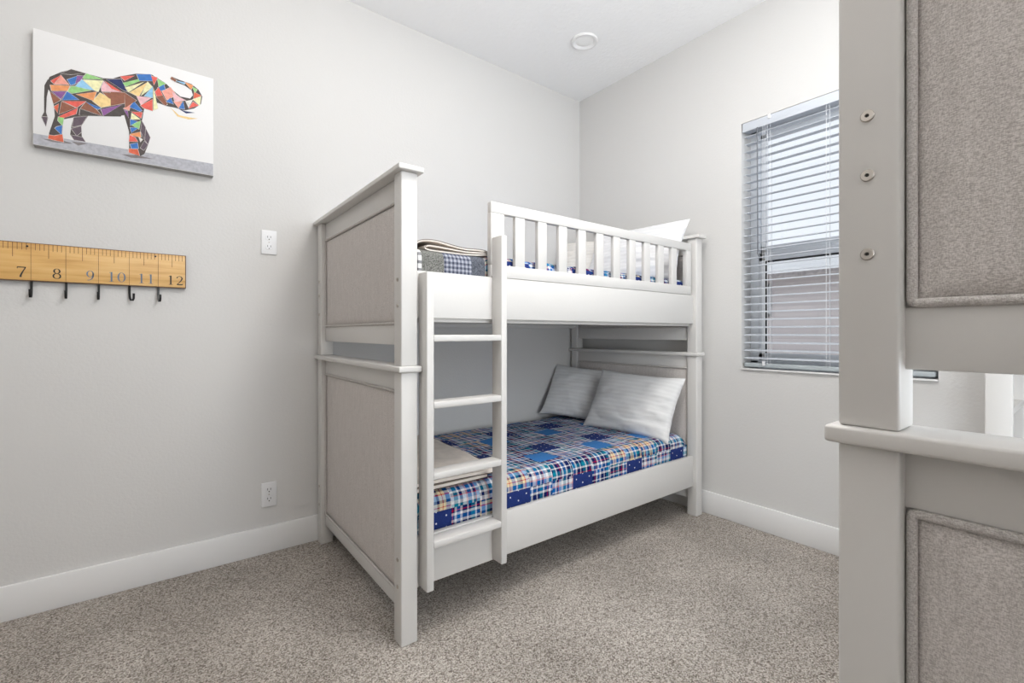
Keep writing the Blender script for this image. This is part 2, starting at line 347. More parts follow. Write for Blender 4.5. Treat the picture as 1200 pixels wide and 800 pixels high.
def tag(o, label, cat, group=None):
    o['label'] = label; o['category'] = cat
    if group: o['group'] = group
    return o
def empty(name, loc=(0, 0, 0), parent=None):
    o = bpy.data.objects.new(name, None); C.objects.link(o); o.location = loc; o.empty_display_size = .1
    if parent is not None: o.parent = parent
    return o
def copy_tree(o, parent=None):
    c = o.copy(); C.objects.link(c)
    if parent is not None: c.parent = parent
    for ch in list(o.children): copy_tree(ch, c)
    return c
ELEPHANT = [
 (0,'k',[(45,260),(75,288),(103,308),(145,307),(193,305),(246,321),(267,272),(258,182),(225,167),(187,157),(149,147),(130,101),(132,65),(143,47),(111,45),(100,64),(103,96),(109,130),(83,116),(80,90),(78,58),(84,32),(57,30),(43,34),(44,55),(59,120),(57,155),(50,198),(41,216),(37,230)]),
 (0,'k',[(41,251),(45,232),(38,184),(36,128),(41,109),(36,75),(24,107),(31,127),(31,182),(32,225)]),
 (0,'k',[(215,309),(242,329),(292,357),(338,370),(385,349),(406,330),(434,310),(467,312),(477,329),(472,348),(448,361),(415,365),(400,371),(406,383),(434,378),(472,375),(496,359),(510,334),(505,300),(481,274),(448,256),(415,258),(387,256),(358,261),(342,221),(316,226),(309,174),(320,149),(334,114),(329,84),(316,42),(301,29),(269,36),(269,119),(252,191),(244,172),(215,164)]),
 (2,'r',[(50,248),(75,276),(57,240)]),
 (2,'s',[(75,275),(95,249),(59,238)]),
 (2,'o',[(49,231),(97,244),(91,225),(52,212)]),
 (2,'u',[(94,266),(118,286),(112,258),(102,250)]),
 (2,'p',[(120,288),(136,293),(126,273),(115,259)]),
 (2,'g',[(136,288),(146,305),(191,300),(140,285)]),
 (2,'l',[(133,278),(165,250),(115,248)]),
 (2,'y',[(137,279),(191,294),(177,250),(167,252)]),
 (2,'g',[(104,243),(114,246),(156,246),(106,220),(95,224)]),
 (2,'o',[(118,219),(172,245),(163,211)]),
 (2,'u',[(92,220),(122,201),(80,187)]),
 (2,'p',[(53,208),(88,219),(75,190)]),
 (2,'b',[(47,205),(73,185),(56,166)]),
 (2,'r',[(82,182),(142,200),(117,171)]),
 (2,'b',[(78,178),(113,167),(71,132)]),
 (2,'r',[(119,167),(114,144),(74,115),(72,124)]),
 (2,'d',[(58,154),(69,167),(66,137)]),
 (2,'u',[(145,198),(185,188),(176,182),(169,184)]),
 (2,'e',[(184,244),(244,222),(187,192),(164,208)]),
 (2,'r',[(198,295),(246,270),(218,273)]),
 (2,'k2',[(195,292),(216,270),(244,267),(190,254),(189,268)]),
 (2,'b',[(192,249),(249,263),(245,226),(210,234)]),
 (2,'n',[(204,303),(245,317),(262,277),(250,279)]),
 (2,'p',[(188,183),(245,218),(194,162)]),
 (2,'b',[(144,197),(171,178),(187,160),(130,170)]),
 (2,'v',[(129,166),(183,158),(127,144)]),
 (2,'v',[(76,283),(103,306),(138,306),(103,290)]),
 (2,'g',[(69,118),(82,120),(79,93),(69,107)]),
 (2,'u',[(65,81),(78,91),(76,59),(61,76)]),
 (2,'d',[(61,48),(78,57),(81,32),(60,33)]),
 (2,'d',[(45,46),(58,47),(57,33),(43,35)]),
 (2,'m',[(105,86),(129,102),(129,82),(118,65)]),
 (2,'m',[(111,129),(145,143),(130,109),(107,95)]),
 (2,'m',[(103,62),(118,61),(132,61),(140,48),(112,48)]),
 (2,'m',[(26,108),(39,110),(36,80)]),
 (2,'r',[(243,329),(284,345),(257,319)]),
 (2,'g',[(251,306),(298,336),(304,332),(261,296)]),
 (2,'y',[(258,290),(314,330),(269,277)]),
 (2,'e',[(272,276),(326,333),(299,269)]),
 (2,'y',[(326,334),(341,318),(306,274)]),
 (2,'l',[(342,320),(342,278),(317,276)]),
 (2,'k2',[(294,267),(336,273),(306,238)]),
 (2,'r',[(306,234),(341,268),(341,224),(315,227)]),
 (2,'y',[(345,317),(359,240),(345,228)]),
 (2,'u',[(294,354),(335,368),(341,345),(302,333)]),
 (2,'r',[(339,361),(357,362),(347,332)]),
 (2,'g',[(359,356),(384,347),(363,329)]),
 (2,'u',[(361,323),(378,340),(382,323),(365,312)]),
 (2,'r',[(352,303),(362,323),(373,297),(356,289)]),
 (2,'b',[(354,284),(375,294),(389,266),(382,258)]),
 (2,'s',[(375,312),(400,336),(419,311),(388,283)]),
 (2,'u',[(388,275),(401,293),(409,272)]),
 (2,'k2',[(407,321),(429,305),(451,300),(415,285)]),
 (2,'u',[(430,261),(443,291),(447,263)]),
 (2,'w',[(454,295),(475,308),(462,274)]),
 (2,'r',[(463,270),(477,299),(495,291)]),
 (2,'y',[(478,311),(505,331),(500,294)]),
 (2,'d',[(482,342),(505,335),(480,316)]),
 (2,'g',[(475,363),(490,357),(484,342)]),
 (2,'o',[(449,375),(476,370),(470,352)]),
 (2,'l',[(419,371),(451,373),(444,366)]),
 (2,'b',[(402,374),(406,381),(419,374),(415,366)]),
 (2,'s',[(413,281),(439,290),(427,262)]),
 (2,'s',[(253,207),(276,235),(269,205)]),
 (2,'u',[(272,218),(285,241),(308,215),(299,211)]),
 (2,'r',[(278,200),(309,206),(305,185)]),
 (2,'p',[(255,199),(264,198),(267,175)]),
 (2,'y',[(278,194),(302,178),(276,171)]),
 (2,'u',[(274,168),(293,166),(274,146)]),
 (2,'g',[(278,149),(304,171),(299,139)]),
 (2,'u',[(274,136),(296,141),(277,119)]),
 (2,'o',[(274,111),(302,126),(304,107),(278,107)]),
 (2,'r',[(272,105),(286,100),(294,88),(270,82)]),
 (2,'u',[(274,70),(294,80),(296,61),(278,56)]),
 (2,'d',[(270,51),(294,55),(300,33),(270,38)]),
 (2,'m',[(309,171),(319,148),(316,101),(306,132)]),
 (2,'m',[(321,144),(333,113),(328,86),(319,100)]),
 (2,'m',[(316,92),(326,81),(315,59),(305,65)]),
 (2,'w',[(299,105),(309,99),(304,89)]),
 (2,'b',[(215,258),(254,268),(254,229),(215,207)]),
 (2,'b',[(256,268),(290,249),(258,212)]),
 (1,'e',[(399,256),(429,231),(462,232),(494,235),(462,222),(424,224)]),
 (1,'n',[(416,263),(448,254),(484,257),(453,245)]),
 (-1,'sh',[(26,29),(77,38),(109,31),(55,24)]),
 (-1,'sh',[(244,25),(299,33),(342,29),(277,18)]),
 (-1,'sh',[(103,39),(149,43),(122,28)]),
]
# ------------------------------------------------------------------ light levels
EXPO = 0.17
SKY = 1.0
LAMPS = [
    ('bounced_lamp', 'AREA', (-2.1, -2.2, 1.75), 33, (1.0, .965, .93), dict(rot=(math.pi, 0, 0), shape='DISK', size=.6)),  # unseen up-facing lamp put in to imitate a flash bounced off the ceiling
    ('window_fill', 'AREA', (-1.4, -3.45, 1.45), 76, (.87, .94, 1.0), dict(rot=(math.pi/2, 0, 0), shape='RECTANGLE', size=1.2, size_y=1.9)),  # fill light added outside the made-up window
    ('downlight', 'AREA', (-1.4, -1.65, 2.735), 18, (1.0, .97, .93), dict(shape='DISK', size=.45)),  # added overhead fill for the floor and lower bunk, no fixture behind it
    ('rear_fill', 'POINT', (-3.7, -1.5, 2.1), 4, (1.0, .98, .95), dict(shadow_soft_size=.35)),  # weak fill added behind the camera to lift the bed ends
]

# ------------------------------------------------------------------ the room
H = 2.74; XL = -4.3; YB = -3.21          # ceiling, wall behind the camera, wall opposite the picture wall
WY0, WY1, WZ0, WZ1 = -1.984, -1.196, .832, 2.146   # window opening in the right wall
def struct(name, mb, m, **k): return mb.build(name, m, kind='structure', **k)
struct('floor', MB().box(XL-.12, .2, YB-.12, .12, -.1, 0, 0), M['carpet'], smooth=0)
struct('ceiling', MB().box(XL-.12, .2, YB-.12, .12, H, H+.1, 0), M['ceil'], smooth=0)
struct('wall_left', MB().box(XL-.12, .2, 0, .12, 0, H, 0), M['wall'], smooth=0)
VX0, VX1, VZ0, VZ1 = -1.93, -.83, .55, 2.40       # unseen opening added for fill light, behind the second bed
w = MB()
w.box(XL-.12, VX0, YB-.12, YB, 0, H, 0).box(VX1, .2, YB-.12, YB, 0, H, 0).box(VX0, VX1, YB-.12, YB, 0, VZ0, 0).box(VX0, VX1, YB-.12, YB, VZ1, H, 0)
struct('wall_front', w, M['wall'], smooth=0)
struct('wall_back', MB().box(XL-.12, XL, YB, 0, 0, H, 0), M['wall'], smooth=0)
w = MB()
w.box(0, .2, YB, WY0, 0, H, 0).box(0, .2, WY1, 0, 0, H, 0).box(0, .2, WY0, WY1, 0, WZ0, 0).box(0, .2, WY0, WY1, WZ1, H, 0)
struct('wall_right', w, M['wall'], smooth=0)
struct('baseboard_left', MB().box(XL, 0, -.015, 0, 0, .125, .003), M['trim'])
struct('baseboard_right', MB().box(-.015, 0, YB, -.015, 0, .125, .003), M['trim'])
struct('baseboard_front', MB().box(XL, -.015, YB, YB+.015, 0, .125, .003), M['trim'])

# ------------------------------------------------------------------ window, blind, the world outside
fx0, fx1 = .10, .17; mid = 1.455
wf = MB()
for (a, b_, c, d) in ((WY0, WY0+.045, WZ0, WZ1), (WY1-.045, WY1, WZ0, WZ1), (WY0, WY1, WZ0, WZ0+.045), (WY0, WY1, WZ1-.045, WZ1)):
    wf.box(fx0, fx1, a, b_, c, d, .004)
win = struct('window_1', wf, M['vinyl'])
yi0, yi1 = WY0+.045, WY1-.045
us = MB()
for (a, b_, c, d) in ((yi0, yi0+.03, mid, WZ1-.045), (yi1-.03, yi1, mid, WZ1-.045), (yi0, yi1, mid-.005, mid+.04), (yi0, yi1, WZ1-.08, WZ1-.045)):
    us.box(.125, .15, a, b_, c, d, .003)
o_us = us.build('upper_sash', M['vinyl'], win)
MB().box(.136, .14, yi0+.03, yi1-.03, mid+.04, WZ1-.08, 0).build('glass_pane', M['glass'], o_us, smooth=0)
ls = MB()
for (a, b_, c, d) in ((yi0, yi0+.035, WZ0+.045, mid), (yi1-.035, yi1, WZ0+.045, mid), (yi0, yi1, mid-.045, mid), (yi0, yi1, WZ0+.045, WZ0+.085)):
    ls.box(.10, .124, a, b_, c, d, .003)
o_ls = ls.build('lower_sash', M['vinyl'], win)
MB().box(.110, .114, yi0+.035, yi1-.035, WZ0+.085, mid-.045, 0).build('glass_pane', M['glass'], o_ls, smooth=0)
g = MB(); gy0, gy1, gz0, gz1 = yi0+.035, yi1-.035, WZ0+.085, mid-.045
g.box(.098, .109, gy0, gy1, gz1-.008, gz1, 0).box(.098, .109, gy1-.007, gy1, gz0, gz1, 0).box(.098, .109, gy0, gy0+.007, gz0, gz1, 0)
g.build('gasket', M['gasket'], o_ls, smooth=0)
MB().box(.158, .1595, yi0, yi1, WZ0+.045, mid, 0).build('insect_screen', M['screen'], win, smooth=0)
st = MB().box(-.012, .10, WY0, WY1, WZ0-.003, WZ0+.004, .002); st.build('window_stool', M['trim'], win)

B0 = (.032, (WY0+WY1)/2, WZ1)
bl = tag(empty('venetian_blind', B0), 'white horizontal slat blind hanging in the window recess on the right wall', 'blind')
by0, by1 = WY0+.006, WY1-.006
hr = MB().box(.006, .06, by0, by1, WZ1-.045, WZ1-.003, .003); hr.build('head_rail', M['slat'], bl, B0)
va = MB().box(.0, .006, by0, by1, WZ1-.046, WZ1-.002, .002).box(-.003, .001, by0, by1, WZ1-.050, WZ1-.041, .0015)
vo = va.build('valance', M['slat'], bl, B0)
MB().box(-.006, .002, WY1-.15, WY1-.135, WZ1-.022, WZ1, .002).build('valance_clip', M['plastic'], vo, B0)
sp = .0408; z = WZ1-.072; ns = 0; tilt = math.radians(6)
slat_me = None
while z > WZ0+.045:
    if slat_me is None:
        s = MB(); prof = []
        for k in range(7):
            t = -1+2*k/6; prof.append((t*.0245, .0038*(1-t*t)))
        vs = []
        for yy in (by0+.003, by1-.003):
            for side in (1, -1):
                for (px, pz) in (prof if side == 1 else prof[::-1]):
                    vs.append((px, yy-B0[1], pz+side*.0012))
        n = 14
        fs = [[i, (i+1) % n, n+(i+1) % n, n+i] for i in range(n)] + [list(range(n))[::-1], list(range(n, 2*n))]
        s.add(vs, fs); so = s.build('slat', M['slat'], bl); slat_me = so
    else:
        so = slat_me.copy(); C.objects.link(so)
    so.location = (.032-B0[0], 0, z-B0[2]); so.rotation_euler = (0, -tilt, 0)
    z -= sp; ns += 1
zb = z
br = MB().box(.008, .056, by0+.003, by1-.003, WZ0+.012, WZ0+.034, .006, 3); br.build('bottom_rail', M['rail'], bl, B0)
for yy in (WY1-.13, (WY0+WY1)/2, WY0+.13):
    lc = MB()
    for xx in (.0065, .0575): lc.tube([(xx, yy, WZ1-.045), (xx, yy, WZ0+.03)], .0011, 6)
    for xx in (.012,): lc.tube([(xx, yy-.012, WZ1-.045), (xx, yy-.012, WZ0+.03)], .0009, 6)
    lc.build('ladder_cord', M['cord'], bl, B0)
wd = MB().tube([(-.004, WY1-.085, WZ1-.048), (-.006, WY1-.085, WZ1-.06), (-.006, WY1-.088, 1.44)], .0035, 6).tube([(-.006, WY1-.088, 1.44), (-.006, WY1-.097, 1.42)], .0045, 6)
wd.build('tilt_wand', M['wand'], bl, B0)
lcd = MB().tube([(-.003, WY1-.112, WZ1-.048), (-.004, WY1-.112, .875)], .0012, 6).tube([(-.003, WY1-.122, WZ1-.048), (-.004, WY1-.122, .875)], .0012, 6)
lcd.box(-.009, .001, WY1-.124, WY1-.110, .855, .877, .003)
lcd.build('lift_cord', M['cord'], bl, B0)

w2 = MB()
for (a, b_, c, d) in ((VX0, VX0+.045, VZ0, VZ1), (VX1-.045, VX1, VZ0, VZ1), (VX0, VX1, VZ0, VZ0+.045), (VX0, VX1, VZ1-.045, VZ1), (VX0, VX1, 1.46, 1.50)):
    w2.box(a, b_, YB-.11, YB-.06, c, d, .004)
win2 = struct('added_window', w2, M['vinyl'])  # made-up window, out of view, framing the added fill light
MB().box(VX0+.045, VX1-.045, YB-.087, YB-.083, VZ0+.045, VZ1-.045, 0).build('glass_pane', M['glass'], win2, smooth=0)

struct('ground', MB().box(.3, 14, -12, 8, -.6, -.4, 0), M['ground'], smooth=0)
HB = (5.5, 0, -.4)
hs = tag(empty('neighbouring_house', HB), 'pinkish beige sided house seen outside through the window blind', 'house')
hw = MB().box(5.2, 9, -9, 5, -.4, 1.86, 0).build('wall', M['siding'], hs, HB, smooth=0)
rf = MB(); rf.add([(4.9, -9.3, 1.84), (4.9, 5.3, 1.84), (9.2, 5.3, 2.1), (9.2, -9.3, 2.1), (4.9, -9.3, 1.92), (4.9, 5.3, 1.92), (9.2, 5.3, 2.2), (9.2, -9.3, 2.2)],
    [[0, 1, 2, 3], [7, 6, 5, 4], [0, 4, 5, 1], [1, 5, 6, 2], [2, 6, 7, 3], [3, 7, 4, 0]])
rf.build('roof', M['roof'], hs, HB, smooth=0)
hwn = MB()
for (a, b_, c, d) in ((.86, .92, 1.28, 1.80), (1.20, 1.26, 1.28, 1.80), (.86, 1.26, 1.28, 1.34), (.86, 1.26, 1.74, 1.80)): hwn.box(5.16, 5.22, a, b_, c, d, .01)
hwo = hwn.build('window_frame', M['vinyl'], hs, HB)
MB().box(5.18, 5.2, .92, 1.20, 1.34, 1.74, 0).build('pane', M['extglass'], hwo, HB, smooth=0)

# ------------------------------------------------------------------ recessed ceiling lamp
LC = (-.497, -.519, H)
cl = tag(empty('recessed_ceiling_light', LC), 'round white recessed downlight in the ceiling above the bunk bed', 'ceiling light')
MB().lathe([(.079, 0), (.079, -.004), (.076, -.010), (.070, -.012), (.064, -.011), (.058, -.006), (.052, -.001)], LC, n=48).build('trim_ring', M['trim'], cl, LC)
MB().lathe([(.0525, -.0010), (.050, -.0025), (.030, -.0035), (.001, -.004)], LC, n=48).build('lens', M['lens'], cl, LC)

# ------------------------------------------------------------------ the bunk bed
BX, BY = -.955, -.51
O = (BX, BY, 0)
bed = tag(empty('bunk_bed', O), 'white and grey bunk bed with a ladder, standing against the wall in the far corner', 'bunk bed', 'bunk beds')
XA, XB, YF, YK, P = -1.86, -.05, -1.0, -.02, .058
def mx(x, s): return x if s < 0 else (XA+XB)-x      # mirror the head end onto the foot end
def xb(mb, x0, x1, *r, s=-1, **k):
    a, b_ = mx(x0, s), mx(x1, s); return mb.box(min(a, b_), max(a, b_), *r, **k)
def bolt(x, y, z, s, parent):
    b_ = MB(); d = -1 if s < 0 else 1
    b_.lathe([(.0068, 0), (.0068, d*.0012), (.0060, d*.0022), (.0022, d*.0022), (.0019, d*.0010)], (x, y, z), 'x', 20)
    b_.lathe([(.0020, d*.0011), (.0001, d*.0012)], (x, y, z), 'x', 6, mi=1)
    return b_.build('bolt', [M['bolt'], M['socket']], parent, O)
def rrect(y0, y1, z0, z1, x, r=.005, n=4):
    pts = []
    for cy, cz, a0 in ((y1-r, z1-r, 0), (y0+r, z1-r, 90), (y0+r, z0+r, 180), (y1-r, z0+r, 270)):
        for k in range(n+1):
            q = math.radians(a0+90*k/n); pts.append((x, cy+r*math.cos(q), cz+r*math.sin(q)))
    return pts
def pad(y0, y1, z0, z1, x, d, depth):
    """upholstered pad: soft rounded shoulders, a shallow crown"""
    mb = MB(); ny, nz = 40, 32; vs = []; fs = []
    def soft(t): e = min(t, 1-t); return 1-math.exp(-e*38)
    for j in range(nz+1):
        for i in range(ny+1):
            a, b_ = i/ny, j/nz
            # denser rows near the rim
            a = .5-.5*math.cos(math.pi*a); b_ = .5-.5*math.cos(math.pi*b_)
            hgt = depth*min(soft(a), soft(b_)) + .0035*math.sin(math.pi*a)*math.sin(math.pi*b_)
            vs.append((x+d*hgt, y0+(y1-y0)*a, z0+(z1-z0)*b_))
    for j in range(nz):
        for i in range(ny): fs.append([j*(ny+1)+i, j*(ny+1)+i+1, (j+1)*(ny+1)+i+1, (j+1)*(ny+1)+i])
    rim = [i for i in range(ny+1)] + [(j)*(ny+1)+ny for j in range(1, nz+1)] + [nz*(ny+1)+i for i in range(ny-1, -1, -1)] + [j*(ny+1) for j in range(nz-1, 0, -1)]
    fs.append(rim)
    mb.add(vs, fs); return mb
for s in (-1, 1):
    yF0, yF1, yK0, yK1 = YF, YF+P, YK-P, YK
    # posts, upper and lower, front and back
    for (y0, y1, front) in ((yF0, yF1, True), (yK0, yK1, False)):
        lo = xb(MB(), XA, XA+P, y0, y1, 0, .895, s=s, bev=.004, seg=3).build('lower_post', M['paint'], bed, O)
        up = xb(MB(), XA, XA+P, y0, y1, .915, 1.553, s=s, bev=.004, seg=3).build('upper_post', M['paint'], bed, O)
        ym = (y0+y1)/2
        zs = [1.200, 1.114] if (front and s < 0) else [1.272, 1.204, 1.114]
        for zz in zs: bolt(mx(XA, s), ym, zz, s, up)
        for zz in (.277, .188): bolt(mx(XA, s), ym, zz, s, lo)
    # caps
    xb(MB(), XA-.012, XA+P+.012, YF-.011, -.006, .895, .915, s=s, bev=.004, seg=3).build('middle_cap_rail', M['paint'], bed, O)
    xb(MB(), XA-.016, XA+P+.016, YF-.018, -.004, 1.553, 1.571, s=s, bev=.004, seg=3).build('top_cap_rail', M['paint'], bed, O)
    # upholstered end panels
    px0, px1 = XA+.022, XA+.046
    for (nm, z0, z1, f0, f1) in (('upper_end_panel', .983, 1.553, 1.053, 1.474), ('lower_end_panel', .088, .895, .142, .828)):
        pm = MB()
        xb(pm, px0, px1, yF1-.004, yK0+.004, z0, f0, s=s, bev=.003)
        xb(pm, px0, px1, yF1-.004, yK0+.004, f1, z1, s=s, bev=.003)
        xb(pm, px0+.006, px1-.006, yF1-.004, yK0+.004, f0-.005, f1+.005, s=s, bev=0)
        po = pm.build(nm, M['paint'], bed, O)
        ya, yb_ = yF1+.002, yK0-.002
        for side, xf in ((-1, px0), (1, px1)):
            d = side*(1 if s < 0 else -1); xs = mx(xf, s)
            pad(ya+.008, yb_-.008, f0+.008, f1-.008, xs-d*.004, d, .0085).build('upholstery', M['fabric'], po, O, smooth=60)
            MB().tube(rrect(ya+.004, yb_-.004, f0+.004, f1-.004, xs+d*.001), .0052, 10, closed=True).build('piping', M['piping'], po, O, smooth=60)
RF = -.98; RI = -.957
ix0, ix1 = XA+P, XB-P
MB().box(ix0, ix1, RF, RI, 1.075, 1.235, .003).build('upper_side_rail', M['paint'], bed, O)
MB().box(ix0, ix1, RF, RI, .166, .334, .003).build('lower_side_rail', M['paint'], bed, O)
for nm, z0, z1 in (('upper_back_rail', 1.056, 1.235), ('lower_back_rail', .166, .334)):
    b_ = MB().box(ix0, ix1, -.048, -.026, z0, z1, .003)
    ro = b_.build(nm, M['paint'], bed, O)
    if z0 > 1:
        for k in range(9):
            q = MB(); q.lathe([(.0055, 0), (.0055, -.002), (.003, -.003)], (-1.70+k*.185, -.048, 1.068), 'y', 12); q.build('screw', M['socket'], ro, O)
for nm, z0 in (('upper_slat_platform', 1.084), ('lower_slat_platform', .215)):
    q = MB()
    for k in range(13): q.box(ix0+.02+k*.13, ix0+.095+k*.13, RI+.001, -.049, z0, z0+.016, .002)
    q.box(ix0, ix1, RI+.001, RI+.02, z0-.022, z0-.001, .002).box(ix0, ix1, -.068, -.049, z0-.022, z0-.001, .002)
    q.build(nm, M['paint'], bed, O)
# guard rail
gx0, gx1 = -1.490, -.128
gm = MB()
gm.box(gx0, gx1, RF, RI+.002, 1.236, 1.284, .003).box(gx0, gx1, RF, RI+.002, 1.480, 1.522, .003)
gm.box(gx0, gx0+.062, RF, RI+.002, 1.284, 1.480, .0015).box(gx1-.045, gx1, RF, RI+.002, 1.284, 1.480, .0015)
go = gm.build('guard_rail', M['paint'], bed, O)
for k in range(10):
    xc = -1.347+.1177*k
    MB().box(xc-.024, xc+.024, RF+.003, RI-.001, 1.283, 1.481, .0015).build('baluster', M['paint'], go, O)
# ladder
LF = -1.041
lad = empty('ladder', (0, 0, 0), bed)
MB().box(-1.789, -1.762, LF, RF, .172, 1.226, .004).build('ladder_stile', M['paint'], lad, O)
MB().box(-1.486, -1.460, LF, RF, .172, 1.385, .004).build('ladder_stile', M['paint'], lad, O)
for zt in (1.0175, .795, .559, .332):
    MB().box(-1.763, -1.485, LF, RF-.001, zt-.0225, zt, .004).build('ladder_rung', M['paint'], lad, O)

# second bed: the same bed turned round, against the opposite wall
bed2 = copy_tree(bed)
bed2.location = (-.940, -2.696, 0); bed2.rotation_euler = (0, 0, math.pi)
bed2['label'] = 'nearest bunk bed, its grey upholstered end cropped by the right edge of the photo'

# ------------------------------------------------------------------ bedding
def sheet(name, m, x0, x1, prof, top, uvo=0, amp=.004, seed=0, nx=140, thick=.007, ends=.03, endw=.06, parent=None):
    """cloth over a mattress: prof is a list of (y, z) from back to front; UV in metres"""
    pts = [Vector((0, y, z)) for y, z in prof]
    fine = []
    for a, b_ in zip(pts, pts[1:]):
        n = max(1, int((b_-a).length/.012))
        for k in range(n): fine.append(a.lerp(b_, k/n))
    fine.append(pts[-1])
    arc = [0]
    for a, b_ in zip(fine, fine[1:]): arc.append(arc[-1]+(b_-a).length)
    v0 = -prof[0][0]
    mb = MB(); vs = []; uv = []; fs = []; nv = len(fine)
    for i in range(nx+1):
        x = x0+(x1-x0)*i/nx
        e = min(x-x0, x1-x); drop = ends*max(0, 1-e/endw)**2
        for j, p in enumerate(fine):
            nrm = Vector((0, 0, 1)) if p.z > top-.012 else Vector((0, -1, .2)).normalized()
            h = noise.noise(Vector((x*9+seed, arc[j]*9, seed)))*amp + noise.noise(Vector((x*31, arc[j]*31, seed)))*amp*.5
            q = Vector((x, p.y, p.z))+nrm*h
            if p.z > top-.06: q.z -= drop
            if q.y < -.9: q.y = max(q.y, prof[-1][0]-.003)
            vs.append(q); uv.append((x, v0+arc[j]+uvo))
    for i in range(nx):
        for j in range(nv-1): fs.append([i*nv+j, i*nv+j+1, (i+1)*nv+j+1, (i+1)*nv+j])
    mb.add(vs, fs, uv=uv)
    o = mb.build(name, m, parent, ((x0+x1)/2, prof[len(prof)//2][0], top) if parent is None else None, smooth=80)
    md = o.modifiers.new('thickness', 'SOLIDIFY'); md.thickness = thick; md.offset = -1
    return o
def round_prof(yb, yf, zt, zb, r=.05, back=.02):
    p = [(yb, zt-back), (yb-.03, zt-.004), (yb-.08, zt)]
    p += [(yf+r-r*math.sin(q), zt-r+r*math.cos(q)) for q in [math.pi/2*k/8 for k in range(9)]]
    p += [(yf, zb)]
    return p
def mattress(z0, z1, label):
    mb = MB().box(-1.785, -.128, -.932, -.072, z0, z1, .035, 4)
    o = mb.build('mattress', M['mattress'], None, (-.955, -.5, z0), smooth=60)
    return tag(o, label, 'mattress')
mattress(.232, .432, 'white mattress under the madras quilt on the lower bunk')
mattress(1.101, 1.290, 'white mattress on the upper bunk behind the guard rail')
q1 = sheet('quilt', M['quilt'], -1.790, -.122, round_prof(-.068, -.948, .455, .30), .455, seed=3, amp=.0045)
tag(q1, 'blue madras patchwork quilt spread over the lower bunk mattress', 'quilt', 'madras quilts')
q2 = sheet('quilt', M['quilt'], -1.498, -.122, round_prof(-.068, -.944, 1.324, 1.20, r=.035), 1.324, seed=11, amp=.004, uvo=.05, ends=.012, endw=.03)
tag(q2, 'blue madras patchwork quilt on the upper bunk, glimpsed between the guard rail bars', 'quilt', 'madras quilts')
tq = sheet('throw', M['throw'], -1.796, -1.503, [(-.10, 1.308), (-.2, 1.309)]+round_prof(-.3, -.951, 1.309, 1.20, r=.03, back=0)[2:], 1.309, seed=5, nx=40, amp=.003, ends=.0)
tag(tq, 'grey patchwork throw with a blue check square, laid over the upper bunk mattress', 'throw')

def ribbon(path, y0, y1, th, ny=14, amp=.003, seed=0):
    """folded cloth: a thick band following path (x, z), running from y0 to y1"""
    P_ = [Vector((x, 0, z)) for x, z in path]; fine = []
    for i in range(len(P_)-1):       # Catmull-Rom
        p0, p1, p2, p3 = P_[max(i-1, 0)], P_[i], P_[i+1], P_[min(i+2, len(P_)-1)]
        for k in range(6):
            t = k/6; fine.append(.5*((2*p1)+(p2-p0)*t+(2*p0-5*p1+4*p2-p3)*t*t+(3*p1-p0-3*p2+p3)*t**3))
    fine.append(P_[-1])
    n = len(fine); nor = []
    for i in range(n):
        t = (fine[min(i+1, n-1)]-fine[max(i-1, 0)]).normalized(); nor.append(Vector((-t.z, 0, t.x)))
    mb = MB(); vs = []; fs = []
    for k in range(ny+1):
        y = y0+(y1-y0)*k/ny
        for sgn in (1, -1):
            for i in range(n):
                w_ = noise.noise(Vector((fine[i].x*7, y*7, seed)))*amp if 0 < k < ny else 0
                q = fine[i]+nor[i]*(sgn*th/2); vs.append((q.x, y, q.z+max(w_, -.001)))
    m_ = 2*n
    for k in range(ny):
        for i in range(n-1):
            a, b_ = k*m_, (k+1)*m_
            fs.append([a+i, a+i+1, b_+i+1, b_+i]); fs.append([a+n+i, b_+n+i, b_+n+i+1, a+n+i+1])
        for e in (0, n-1): fs.append([k*m_+e, k*m_+n+e, (k+1)*m_+n+e, (k+1)*m_+e])
    for k in (0, ny):
        for i in range(n-1): fs.append([k*m_+i, k*m_+n+i, k*m_+n+i+1, k*m_+i+1])
    mb.add(vs, fs)
    edge = [(p.x, y0-.001, p.z) for p in fine]
    return mb, edge
path = [(-1.468, 1.327), (-1.56, 1.318), (-1.66, 1.317), (-1.725, 1.318), (-1.742, 1.325), (-1.725, 1.333), (-1.66, 1.331), (-1.58, 1.327), (-1.51, 1.330), (-1.480, 1.334),
        (-1.51, 1.339), (-1.58, 1.337), (-1.64, 1.343), (-1.70, 1.351), (-1.750, 1.348), (-1.776, 1.336), (-1.782, 1.318)]
rb, edge = ribbon(path, -.938, -.30, .0062, seed=4)
BO = (-1.62, -.6, 1.313)
bk = rb.build('blanket', M['blanket'], None, BO, smooth=60)
tag(bk, 'cream blanket folded on top of the grey throw on the upper bunk', 'blanket', 'folded cream blankets')
MB().tube([(x, y, z_+.003) for x, y, z_ in edge], .0009, 6).build('binding', M['binding'], bk, BO)
